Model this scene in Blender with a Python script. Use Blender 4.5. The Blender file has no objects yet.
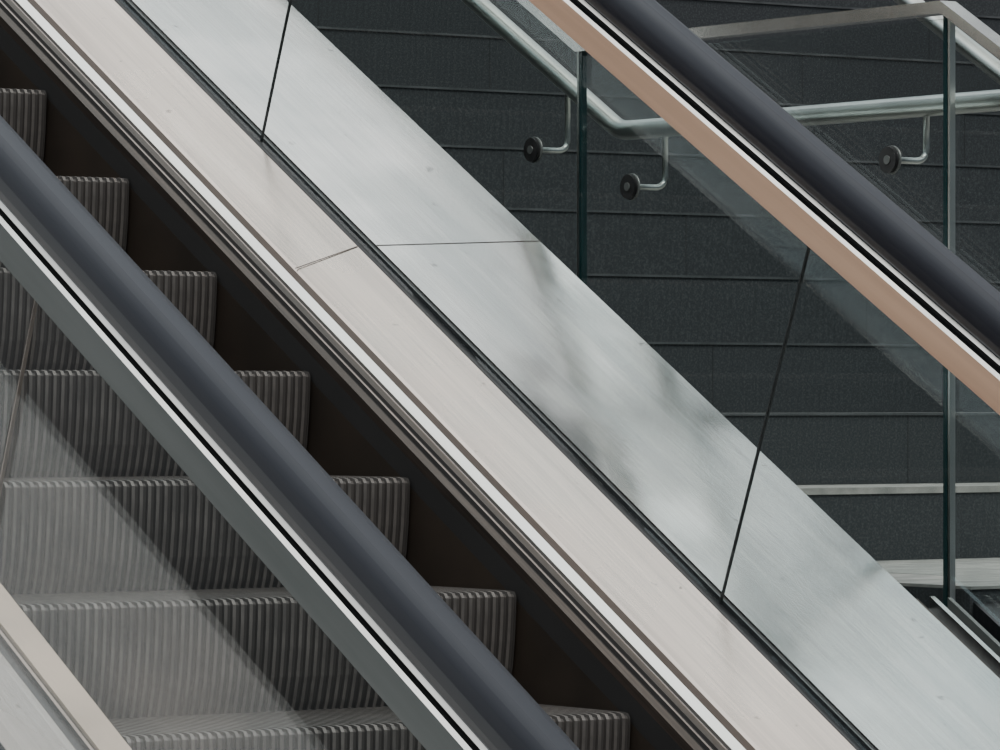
import bpy, math
from mathutils import Vector
OZ=3.2; FL=-3.05; T=math.tan(math.radians(30)); Y0=7.511
scene=bpy.context.scene
# ---------------------------------------------------------------- materials
def mat(name,col,rough=.5,metal=0.,col2=None,scale=(1,1,1),nscale=5.,incl=False,bump=0.,lo=.35,hi=.65,spec=.5,detail=4,streak=0.,blot=0.):
    m=bpy.data.materials.new(name); m.use_nodes=True; nt=m.node_tree; n=nt.nodes; l=nt.links
    b=n['Principled BSDF']; b.inputs['Roughness'].default_value=rough; b.inputs['Metallic'].default_value=metal
    b.inputs['Specular IOR Level'].default_value=spec
    b.inputs['Base Color'].default_value=(*col,1)
    tc=n.new('ShaderNodeTexCoord'); m1=n.new('ShaderNodeMapping'); m2=n.new('ShaderNodeMapping')
    if incl: m1.inputs['Rotation'].default_value=(math.radians(-30),0,0)
    m2.inputs['Scale'].default_value=scale
    no=n.new('ShaderNodeTexNoise'); no.inputs['Scale'].default_value=nscale; no.inputs['Detail'].default_value=detail
    l.new(tc.outputs['Object'],m1.inputs['Vector']); l.new(m1.outputs[0],m2.inputs['Vector']); l.new(m2.outputs[0],no.inputs['Vector'])
    r=n.new('ShaderNodeValToRGB'); r.color_ramp.elements[0].position=lo; r.color_ramp.elements[1].position=hi
    c2=col2 or tuple(c*.8 for c in col)
    r.color_ramp.elements[0].color=(*col,1); r.color_ramp.elements[1].color=(*c2,1)
    l.new(no.outputs['Fac'],r.inputs['Fac']); last=r.outputs[0]
    if streak:   # fine brushing lines along the incline
        m3=n.new('ShaderNodeMapping'); m3.inputs['Scale'].default_value=(130,1.6,130)
        n3=n.new('ShaderNodeTexNoise'); n3.inputs['Scale'].default_value=2; n3.inputs['Detail'].default_value=3
        l.new(m1.outputs[0],m3.inputs['Vector']); l.new(m3.outputs[0],n3.inputs['Vector'])
        mr=n.new('ShaderNodeMapRange'); mr.inputs[1].default_value=.3; mr.inputs[2].default_value=.7; mr.inputs[3].default_value=1-streak; mr.inputs[4].default_value=1.0
        l.new(n3.outputs['Fac'],mr.inputs[0])
        vm=n.new('ShaderNodeVectorMath'); vm.operation='SCALE'; l.new(last,vm.inputs[0]); l.new(mr.outputs[0],vm.inputs['Scale']); last=vm.outputs[0]
    if blot:     # scuffs and dirt specks
        n4=n.new('ShaderNodeTexNoise'); n4.inputs['Scale'].default_value=26; n4.inputs['Detail'].default_value=3
        l.new(m1.outputs[0],n4.inputs['Vector'])
        mr=n.new('ShaderNodeMapRange'); mr.inputs[1].default_value=.70; mr.inputs[2].default_value=.76; mr.inputs[3].default_value=1; mr.inputs[4].default_value=1-blot
        l.new(n4.outputs['Fac'],mr.inputs[0])
        vm=n.new('ShaderNodeVectorMath'); vm.operation='SCALE'; l.new(last,vm.inputs[0]); l.new(mr.outputs[0],vm.inputs['Scale']); last=vm.outputs[0]
        n5=n.new('ShaderNodeTexNoise'); n5.inputs['Scale'].default_value=3.2; n5.inputs['Detail'].default_value=2
        l.new(m1.outputs[0],n5.inputs['Vector'])
        mr=n.new('ShaderNodeMapRange'); mr.inputs[1].default_value=.35; mr.inputs[2].default_value=.65; mr.inputs[3].default_value=rough-.06; mr.inputs[4].default_value=rough+.08
        l.new(n5.outputs['Fac'],mr.inputs[0]); l.new(mr.outputs[0],b.inputs['Roughness'])
    l.new(last,b.inputs['Base Color'])
    if bump:
        bp=n.new('ShaderNodeBump'); bp.inputs['Strength'].default_value=bump; bp.inputs['Distance'].default_value=.002
        l.new(no.outputs['Fac'],bp.inputs['Height']); l.new(bp.outputs[0],b.inputs['Normal'])
    return m
def glassmat(name,tint,refl=1.):
    m=bpy.data.materials.new(name); m.use_nodes=True; nt=m.node_tree; n=nt.nodes; l=nt.links
    n.remove(n['Principled BSDF']); out=n['Material Output']
    tr=n.new('ShaderNodeBsdfTransparent'); tr.inputs[0].default_value=(*tint,1)
    gl=n.new('ShaderNodeBsdfGlossy'); gl.inputs['Roughness'].default_value=.0; gl.inputs['Color'].default_value=(1,1,1,1)
    lw=n.new('ShaderNodeLayerWeight'); lw.inputs['Blend'].default_value=.5
    p=n.new('ShaderNodeMath'); p.operation='POWER'; p.inputs[1].default_value=5
    a=n.new('ShaderNodeMath'); a.operation='MULTIPLY_ADD'; a.inputs[1].default_value=.96*refl; a.inputs[2].default_value=.04*refl
    mx=n.new('ShaderNodeMixShader')
    l.new(lw.outputs['Facing'],p.inputs[0]); l.new(p.outputs[0],a.inputs[0]); l.new(a.outputs[0],mx.inputs[0])
    l.new(tr.outputs[0],mx.inputs[1]); l.new(gl.outputs[0],mx.inputs[2]); l.new(mx.outputs[0],out.inputs[0])
    return m
M_in=mat('brushed_steel_inner',(.80,.70,.64),.26,1,(.58,.51,.47),(9,.3,9),2.5,True,.10,lo=.3,hi=.7,streak=.14,blot=.45)
M_out=mat('brushed_steel_outer',(.74,.735,.72),.18,1,(.62,.63,.625),(6,.6,6),2.5,True,.06,streak=.12,blot=.35)
M_trim=mat('polished_trim',(1,.99,.97),.30,1,(1,.98,.95))
M_tan=mat('tan_anodised_trim',(.52,.42,.34),.4,.6)
M_prof=mat('bronze_profile',(.10,.078,.066),.42,.7,(.06,.05,.044),(10,.5,10),3,True,streak=.4)
M_profl=mat('bronze_profile_edge',(.34,.28,.25),.35,.9)
M_gap=mat('brown_shadow_gap',(.055,.038,.030),.6,.2)  # shadow between trim and deck, put into a dark brown colour
M_profd=mat('black_brush_seal',(.012,.011,.011),.8)
M_skirt=mat('black_skirt',(.020,.016,.013),.45,0,(.030,.023,.018),(1,1,1),6,spec=.25)
M_black=mat('rubber_gasket',(.010,.011,.014),.4)
M_rub=mat('handrail_rubber',(.010,.0105,.017),.42,0,(.013,.0135,.020),(1,1,1),4,spec=.3)
M_warm=mat('warm_reflection_profile',(.86,.58,.42),.30,.55,(.72,.46,.33),(10,.25,10),3,True)  # warm reflection on the right rail profile, put into the base colour
M_gry=mat('grey_anodised',(.15,.16,.155),.4,.5,(.12,.13,.125),(10,.5,10),3,True)
M_ste=mat('stainless',(.80,.79,.76),.22,1)
M_sted=mat('stainless_lip',(.55,.54,.52),.28,1)
M_steg=mat('satin_stainless_green',(.60,.62,.59),.30,1)
M_tip=mat('worn_cleat',(.165,.152,.143),.45,.4,(.10,.093,.088),(3,3,3),5)
M_grv=mat('step_groove',(.060,.055,.052),.6,.2)
M_gran=mat('dark_granite',(.038,.042,.046),.7,0,(.075,.081,.086),(1,1,1),200,spec=.2,detail=1,lo=.45,hi=.8)
M_tread_sun=mat('granite_tread_sunlit',(.13,.13,.13),.7,0,(.09,.09,.09),(1,1,1),60,spec=.3)  # tread tops lighter than risers: sunlight put into the colour
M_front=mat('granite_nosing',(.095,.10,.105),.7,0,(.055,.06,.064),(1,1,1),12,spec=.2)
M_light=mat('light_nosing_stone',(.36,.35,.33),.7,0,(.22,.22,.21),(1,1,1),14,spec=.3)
M_conc=mat('concrete_floor',(.16,.16,.16),.8,0,(.12,.12,.12),(1,1,1),3)
M_clad=mat('body_cladding',(.05,.05,.052),.5,.3)
M_disc=mat('black_rosette',(.015,.015,.016),.4)
M_edge=mat('glass_edge_green',(.012,.035,.037),.15,0)
M_joint=mat('silicone_joint',(.02,.022,.023),.5,0)
M_jl=mat('granite_joint',(.025,.027,.030),.8,0)
G_near=glassmat('glass_clear',(.95,.965,.96),.62); G_far=glassmat('glass_clear_coated',(.955,.97,.965),.5); G_rail=glassmat('glass_railing_tint',(.93,.955,.95),.9)
# ---------------------------------------------------------------- helpers
def empty(n):
    e=bpy.data.objects.new(n,None); scene.collection.objects.link(e); return e
def mk(name,verts,faces,mats,idx=None,parent=None,smooth=False):
    me=bpy.data.meshes.new(name); me.from_pydata([(v[0],v[1],v[2]+OZ) for v in verts],[],faces)
    for m in mats: me.materials.append(m)
    if idx:
        for p,i in zip(me.polygons,idx): p.material_index=i
    if smooth:
        for p in me.polygons: p.use_smooth=True
    me.update(); o=bpy.data.objects.new(name,me); scene.collection.objects.link(o)
    if parent: o.parent=parent
    return o
def zl(z0,y): return z0+T*(y-Y0)
def sweep(name,pts,mats,idx=None,closed=True,y0=3.3,y1=12.6,parent=None,smooth=False):
    n=len(pts); v=[(x,y0,zl(z,y0)) for x,z in pts]+[(x,y1,zl(z,y1)) for x,z in pts]
    f=[];ii=[]
    for i in range(n if closed else n-1):
        j=(i+1)%n; f.append((i,j,n+j,n+i)); ii.append(idx[i] if idx else 0)
    if closed: f.append(tuple(range(n))); f.append(tuple(range(2*n-1,n-1,-1))); ii+=[0,0]
    if not isinstance(mats,list): mats=[mats]
    return mk(name,v,f,mats,ii,parent,smooth)
def boxes(name,bl,mats,parent=None):
    v=[];f=[];ii=[]
    for (x0,x1,y0,y1,z0,z1,mi) in bl:
        b=len(v)
        v+=[(x0,y0,z0),(x1,y0,z0),(x1,y1,z0),(x0,y1,z0),(x0,y0,z1),(x1,y0,z1),(x1,y1,z1),(x0,y1,z1)]
        f+=[(b,b+3,b+2,b+1),(b+4,b+5,b+6,b+7),(b,b+1,b+5,b+4),(b+1,b+2,b+6,b+5),(b+2,b+3,b+7,b+6),(b+3,b,b+4,b+7)]
        if isinstance(mi,tuple): ii+=[mi[0],mi[0],mi[1],mi[0],mi[0],mi[0]]
        else: ii+=[mi]*6
    return mk(name,v,f,mats,ii,parent)
def prism(name,poly,x0,x1,m,parent=None):   # poly in (y,z)
    n=len(poly); v=[(x0,y,z) for y,z in poly]+[(x1,y,z) for y,z in poly]
    f=[(i,(i+1)%n,n+(i+1)%n,n+i) for i in range(n)]+[tuple(range(n)),tuple(range(2*n-1,n-1,-1))]
    return mk(name,v,f,[m],None,parent)
def tube(name,pts,r,m,parent=None,fillet=0.):
    P=[Vector(p) for p in pts]; Q=[P[0]]
    for i in range(1,len(P)-1):
        if fillet:
            a=(P[i-1]-P[i]).normalized()*fillet; c=(P[i+1]-P[i]).normalized()*fillet
            for k in range(7):
                t=k/6; Q.append((1-t)**2*(P[i]+a)+2*t*(1-t)*P[i]+t*t*(P[i]+c))
        else: Q.append(P[i])
    Q.append(P[-1]); N=20; v=[];f=[]
    for i,q in enumerate(Q):
        d=((Q[min(i+1,len(Q)-1)]-Q[i]).normalized()+(Q[i]-Q[max(i-1,0)]).normalized()).normalized()
        s=d.cross(Vector((0,0,1)) if abs(d.z)<.9 else Vector((0,1,0))).normalized(); u=s.cross(d)
        for k in range(N):
            an=2*math.pi*k/N; w=q+(s*math.cos(an)+u*math.sin(an))*r; v.append(tuple(w))
    for i in range(len(Q)-1):
        for k in range(N): f.append((i*N+k,i*N+(k+1)%N,(i+1)*N+(k+1)%N,(i+1)*N+k))
    f.append(tuple(range(N))); f.append(tuple(range(len(v)-1,len(v)-N-1,-1)))
    o=mk(name,v,f,[m],None,parent,True)
    for p in o.data.polygons[-2:]: p.use_smooth=False
    return o
# ---------------------------------------------------------------- escalator
E=empty('escalator')
XR=4.772; XL=3.70; GR=5.07; GL=3.42
def step_mesh():
    W=XR-XL-.012; n=62; p=W/n; h=.006
    prof=[(.385,0,0,1),(.2,0,0,1),(.02,0,0,1),(.006,-.002,-.5,.8),(0,-.010,-1,.2),(.001,-.04,-1,0),(.005,-.09,-1,0),(.012,-.14,-1,0),(.024,-.185,-1,0),(.036,-.215,-1,0)]
    cols=[]
    for i in range(n):
        x=XL+.006+i*p; cols+=[(x,1),(x+.38*p,1),(x+.44*p,0),(x+.94*p,0)]
    cols.append((XL+.006+W,1))
    v=[];f=[];ii=[]
    for x,o in cols:
        for (y,z,ny,nz) in prof: v.append((x,y+(1-o)*-ny*h,z-(1-o)*nz*h-OZ))
    m=len(prof)
    for c in range(len(cols)-1):
        for k in range(m-1):
            f.append((c*m+k,c*m+k+1,(c+1)*m+k+1,(c+1)*m+k)); ii.append(0 if cols[c][1] and cols[c+1][1] else 1)
    for xx,c in ((cols[0][0],0),(cols[-1][0],len(cols)-1)):
        b=len(v); v.append((xx,.385,-.215-OZ)); f.append(tuple([c*m+k for k in range(m)]+[b])); ii.append(1)
    return v,f,ii
v,f,ii=step_mesh(); src=mk('step',v,f,[M_tip,M_grv],ii,E); 
first=True
for k in range(-10,13):
    o=src if first else bpy.data.objects.new('step_%d'%(k+11),src.data)
    if not first: scene.collection.objects.link(o); o.parent=E
    first=False
    o.location=(0,Y0+.3464*k,.056+.2*k+OZ)
sweep('skirt_right',[(XR,.106),(XR,-.35),(XR+.02,-.35),(XR+.02,.098)],M_skirt,parent=E)
sweep('skirt_left',[(XL,.106),(XL,-.35),(XL-.02,-.35),(XL-.02,.098)],M_skirt,parent=E)
def side(s,XK,XG,tag,Mp,outer,oz):
    X=lambda d:XK+s*d
    q=(abs(XG-XK)-.19)/.12
    zi=.108
    if s>0:
        pts=[(X(-.004),.086),(X(-.004),.106),(X(.014*q),.108),(X(.016*q),.098),(X(.030*q),.098),(X(.032*q),.107),(X(.037*q),.107),(X(.039*q),.098),(X(.052*q),.098),(X(.054*q),.104),(X(.070*q),.105),(X(.074*q),.105),(X(.076*q),.094),(X(.087*q),.094),(X(.087*q),.02),(X(0.001),.02)]
        idx=[0,0,2,2,2,1,2,2,2,0,1,2,2,2,2,2]
        sweep('skirt_profile_'+tag,pts,[M_prof,M_profl,M_profd],idx,parent=E)
        sweep('bright_trim_'+tag,[(X(.087*q),.06),(X(.088*q),.102),(X(.112*q),.108),(X(.113*q),.06)],M_trim,parent=E)
        sweep('trim_gap_'+tag,[(X(.113*q),.06),(X(.113*q),.104),(X(.140*q),.104),(X(.140*q),.06)],M_gap,parent=E)
        a=.1405*q
    else:
        sweep('skirt_profile_'+tag,[(X(-.004),.086),(X(-.004),.104),(X(.0),.108),(X(.078*q),.110),(X(.080*q),.104),(X(.080*q),.02),(X(0.001),.02)],M_tan,parent=E)
        sweep('trim_gap_'+tag,[(X(.081*q),.03),(X(.081*q),.102),(X(.088*q),.102),(X(.089*q),.108),(X(.097*q),.108),(X(.098*q),.100),(X(.1225*q),.100),(X(.1225*q),.03)],[M_black,M_profl],[0,0,0,1,0,0,0,0],parent=E)  # gap shadow painted as a black strip, with a lighter ridge
        a=.123*q
    g=.022
    sweep('inner_deck_'+tag,[(X(a),.05),(X(a),zi-.006),(X(a+.006),zi),(XG-s*(g+.001),.155),(XG-s*(g+.001),.05)],M_in,parent=E)
    sweep('glass_channel_'+tag,[(XG-s*g,.05),(XG-s*g,.156),(XG-s*(g-.003),.158),(XG-s*.010,.146),(XG+s*.008,.146),(XG+s*.009,.156),(XG+s*.0125,.156),(XG+s*.0135,.148),(XG+s*(g-.001),.154),(XG+s*(g-.001),.05)],[M_black,M_gry],[0,0,0,0,0,1,0,0,0,0],parent=E)
    sweep('outer_deck_'+tag,[(XG+s*g,.05),(XG+s*g,.158),(outer-s*.006,oz),(outer,oz-.008),(outer,oz-.16),(outer-s*.02,oz-.16),(outer-s*.02,.05)],M_out,parent=E)
    seam0= 6.346 if s>0 else 6.155
    zt=.954
    for j in range(-2,5):
        a0=seam0+1.57*j; a1=a0+1.57
        if a0<3.4 or a1>12.4: continue
        def q4(y,gp):
            zt_=zl(zt+.01,y); d=(zt_-zl(.152,y))/(1/.402+T); return [y+gp,0],[y+d+gp,0]
        def quad(g0,g1,aa,bb):
            (t0,b0),(t1,b1)=q4(aa,g0),q4(bb,g1)
            return [(t0[0],zl(zt+.01,t0[0])),(t1[0],zl(zt+.01,t1[0])),(b1[0],zl(.152,b1[0])),(b0[0],zl(.152,b0[0]))]
        prism('glass_panel_%s_%d'%(tag,j+3),quad(.0025,-.0025,a0,a1),XG-.005,XG+.005,G_far if s>0 else G_near,E)
        prism('glass_joint_%s_%d'%(tag,j+3),quad(-.0012,.0012,a0,a0),XG-.003,XG+.003,M_joint if s>0 else M_profl,E)
    zb=.954; c=XG
    P=[(-.033,.004),(-.034,.062),(-.029,.0685),(-.021,.071),(-.020,.086),(-.038,.0895),(-.033,.096),(-.02,.104),(.02,.104),(.033,.096),(.038,.0895),(.020,.086),(.021,.071),(.029,.0685),(.034,.062),(.033,.004),(.02,0),(-.02,0)]
    idx=[0,1,2,2,2,3,2,1,2,3,2,2,2,1,0,0,0,0]
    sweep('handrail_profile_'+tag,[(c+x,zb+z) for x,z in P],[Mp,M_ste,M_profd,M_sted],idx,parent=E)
    R=[(-.026,.1045),(-.037,.1005),(-.043,.108),(-.045,.122),(-.043,.140),(-.037,.158),(-.026,.171),(-.012,.177),(.012,.177),(.026,.171),(.037,.158),(.043,.140),(.045,.122),(.043,.108),(.037,.1005),(.026,.1045)]
    sweep('handrail_'+tag,[(c+x,zb+z) for x,z in R],M_rub,parent=E,smooth=True)
    for jn,yj in enumerate((5.0,7.776,10.55)):
        v=[];f=[]
        for (xa,za,xb,zb2) in ((X(a),zi+.001,XG-s*(g+.002),.1558),(XG+s*g,.1588,outer-s*.004,oz+.0008)):
            b=len(v); y1=yj-.0014;y2=yj+.0014
            v+=[(xa,y1,zl(za,y1)),(xb,y1,zl(zb2,y1)),(xb,y2,zl(zb2,y2)),(xa,y2,zl(za,y2))]; f.append((b,b+1,b+2,b+3))
        mk('deck_joint_%s_%d'%(tag,jn),v,f,[M_prof],None,E)
    xa,xb=outer-s*.05,outer-s*.02
    prism('side_cladding_'+tag,[(3.3,FL),(12.6,FL),(12.6,zl(oz-.03,12.6)),(3.3,zl(oz-.03,3.3))],min(xa,xb),max(xa,xb),M_clad,E)
side(1,XR,GR,'right',M_warm,5.50,.175)
side(-1,XL,GL,'left',M_gry,2.84,.160)
# ---------------------------------------------------------------- staircase
S=empty('granite_staircase')
bl=[];rise=.165;run=rise/T;LZ=-.36;YB=8.0
X0,X1=5.825,9.2
for k in range(18):
    z=LZ+rise*(k+1); y=YB+run*k
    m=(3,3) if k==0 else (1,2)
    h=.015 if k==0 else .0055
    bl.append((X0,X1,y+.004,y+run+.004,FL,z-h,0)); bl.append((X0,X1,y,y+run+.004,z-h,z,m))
    for j in range(3):   # staggered block joints
        xj=6.2+.53*((k*2)%3)/1.5+1.05*j
        bl.append((xj,xj+.0018,y+.003,y+.01,z-rise+.001,z-h,4))
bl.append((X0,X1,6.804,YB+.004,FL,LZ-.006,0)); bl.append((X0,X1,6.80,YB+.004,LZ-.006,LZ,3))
for k in range(1,16):
    z=LZ-rise*k; y=6.8-run*k
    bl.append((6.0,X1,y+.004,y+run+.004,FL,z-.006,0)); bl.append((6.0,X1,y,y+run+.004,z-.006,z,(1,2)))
boxes('steps_and_landing',bl,[M_gran,M_tread_sun,M_front,M_light,M_jl],S)
def st(name,xa,xb,h,m):
    prism(name,[(6.80,LZ-.02+h),(6.80,LZ-.25),(3.4,LZ-.25-T*3.4),(3.4,LZ-.02+h-T*3.4)],xa,xb,m,E)
st('base_channel',5.56,5.785,-.02,M_black)
for i,(xa,xb,h,m) in enumerate([(5.60,5.61,0,M_gry),(5.65,5.69,.0,M_prof),(5.72,5.732,.004,M_ste),(5.765,5.775,0,M_gry)]): st('base_channel_strip_%d'%i,xa,xb,h,m)
prism('stringer',[(6.80,LZ-.03),(6.80,LZ-.25),(3.4,LZ-.25-T*3.4),(3.4,LZ-.03-T*3.4)],5.83,5.995,M_black,S)
prism('stringer_strip',[(6.80,LZ-.02),(6.80,LZ-.25),(3.4,LZ-.25-T*3.4),(3.4,LZ-.02-T*3.4)],5.93,5.945,M_ste,S)
# added rail with posts, stands in for pale diagonal reflections in the glass
xm=7.02; zm=.84-.577*.24
tube('reflection_rail',[(xm,12.6,zm+T*4.6),(xm,8.0,zm),(xm,7.75,zm)],.022,M_steg,S,.03)
for yy in (8.05,10.3,12.5):
    tube('reflection_rail_post_%d'%int(yy),[(xm,yy,LZ+rise*(1+int((yy-YB)/run))-.01),(xm,yy,zm+T*(yy-8.0))],.02,M_steg,S)
# ---------------------------------------------------------------- glass railing with its handrail
R=empty('glass_railing'); XG=5.80; ZT=.748
ya,yb=6.84,8.05
prism('panel_level',[(ya+.01,LZ+.02),(yb-.01,LZ+.02),(yb-.01,ZT-.01),(ya+.01,ZT-.01)],XG-.006,XG+.006,G_rail,R)
prism('panel_upper',[(yb+.01,LZ+.19),(12,LZ+.19+T*(12-yb)),(12,ZT+T*(12-yb)-.01),(yb+.01,ZT-.005)],XG-.006,XG+.006,G_rail,R)
prism('panel_lower',[(ya-.01,LZ+.02),(ya-.01,ZT-.01),(4,ZT-.01-T*(ya-4)),(4,LZ+.02-T*(ya-4))],XG-.006,XG+.006,G_rail,R)
boxes('posts',[(XG-.007,XG+.007,yb-.007,yb+.002,LZ-.1,ZT,0),(XG-.007,XG+.007,yb+.004,yb+.010,LZ+.1,ZT,1),(XG-.007,XG+.007,ya-.005,ya+.006,LZ-.1,ZT,0),(XG-.007,XG+.007,ya-.014,ya-.008,LZ-.1,ZT,1)],[M_edge,M_steg],R)
P=[(12,ZT+T*(12-yb)),(yb,ZT),(ya,ZT),(4,ZT-T*(ya-4))]
prism('top_rail',P+[(y,z+.024) for y,z in P[::-1]],XG-.02,XG+.02,M_ste,R)
XH=5.88; ZH=.58; yh=8.02
tube('handrail_tube',[(XH,12,ZH+T*(12-yh)),(XH,yh,ZH),(XH,6.55,ZH),(XH,4,ZH-T*2.55)],.021,M_steg,R,.03)
for i,(y,z) in enumerate([(7.86,.451),(7.00,.471),(8.216,.545),(9.4,1.23),(5.6,-.1)]):
    tz=ZH if 6.55<=y<=yh else (ZH+T*(y-yh) if y>yh else ZH-T*(6.55-y))
    tube('bracket_arm_%d'%i,[(XG-.008,y,z),(XH,y,z),(XH,y,tz-.018)],.0065,M_steg,R,.028)
    tube('rosette_%d'%i,[(XG-.020,y,z),(XG-.007,y,z)],.026,M_disc,R)
    tube('rosette_ring_%d'%i,[(XG-.012,y,z),(XG-.0065,y,z)],.0285,M_gry,R)
    tube('rosette_cap_%d'%i,[(XG-.022,y,z),(XG-.020,y,z)],.009,M_gry,R)
# ---------------------------------------------------------------- unseen bars, added for dark reflections in the decks
C=empty('added_reflection_frame')
for i,y in enumerate((8.95,6.9,11.0)):
    tube('added_post_%d'%i,[(9.7,y,FL),(9.7,y,3.3)],.09,M_clad,C)
    tube('added_beam_%d'%i,[(9.7,y,3.3),(6.2,y-.3,3.1)],.12,M_clad,C)
tube('added_purlin_0',[(7.6,5,3.35),(7.6,12,3.35)],.06,M_clad,C)
tube('added_brace_0',[(6.4,6.7,3.1),(8.9,8.9,3.25)],.07,M_clad,C)
# ---------------------------------------------------------------- ground
boxes('floor',[(-8,16,-6,22,FL-.2,FL,0)],[M_conc])
# ---------------------------------------------------------------- world & light
w=bpy.data.worlds.new('sky'); scene.world=w; w.use_nodes=True; nt=w.node_tree; n=nt.nodes;l=nt.links
bg=n['Background']; tc=n.new('ShaderNodeTexCoord'); sp=n.new('ShaderNodeSeparateXYZ'); cr=n.new('ShaderNodeValToRGB')
l.new(tc.outputs['Generated'],sp.inputs[0]); l.new(sp.outputs['Z'],cr.inputs[0])
e=cr.color_ramp.elements; e[0].position=0; e[0].color=(.05,.053,.058,1); e[1].position=1; e[1].color=(1.0,.95,.90,1)
for p,c in ((.18,(.08,.085,.092)),(.45,(.34,.35,.36)),(.68,(.60,.63,.65)),(.82,(1.05,.99,.94))):
    a=e.new(p); a.color=(*c,1)
cn=n.new('ShaderNodeTexNoise'); cn.inputs['Scale'].default_value=9; cn.inputs['Detail'].default_value=3
l.new(tc.outputs['Generated'],cn.inputs['Vector'])
mr=n.new('ShaderNodeMapRange'); mr.inputs[1].default_value=.38; mr.inputs[2].default_value=.62; mr.inputs[3].default_value=1.35; mr.inputs[4].default_value=2.9
l.new(cn.outputs['Fac'],mr.inputs[0]); l.new(mr.outputs[0],bg.inputs[1])
mf=n.new('ShaderNodeMapRange'); mf.inputs[1].default_value=.38; mf.inputs[2].default_value=.62; mf.inputs[3].default_value=.9; mf.inputs[4].default_value=0.
l.new(cn.outputs['Fac'],mf.inputs[0])
mx=n.new('ShaderNodeMix'); mx.data_type='RGBA'; mx.blend_type='MULTIPLY'; l.new(mf.outputs[0],mx.inputs['Factor']); l.new(cr.outputs[0],mx.inputs['A']); mx.inputs['B'].default_value=(.74,.92,1.0,1)
l.new(mx.outputs['Result'],bg.inputs[0])
sd=bpy.data.lights.new('sun','SUN'); sd.energy=2.3; sd.angle=.5; sd.color=(1,.95,.89)
so=bpy.data.objects.new('sun',sd); scene.collection.objects.link(so); so.rotation_euler=Vector((.25,.55,-.85)).to_track_quat('-Z','Y').to_euler(); so.location=(0,0,12)
# ---------------------------------------------------------------- camera
cd=bpy.data.cameras.new('camera'); co=bpy.data.objects.new('camera',cd); scene.collection.objects.link(co)
co.location=(0,0,OZ); co.rotation_euler=(math.radians(90),0,math.radians(-34.75)); cd.sensor_width=36; cd.lens=36*4.613; cd.shift_y=.025
cd.clip_end=200
scene.camera=co
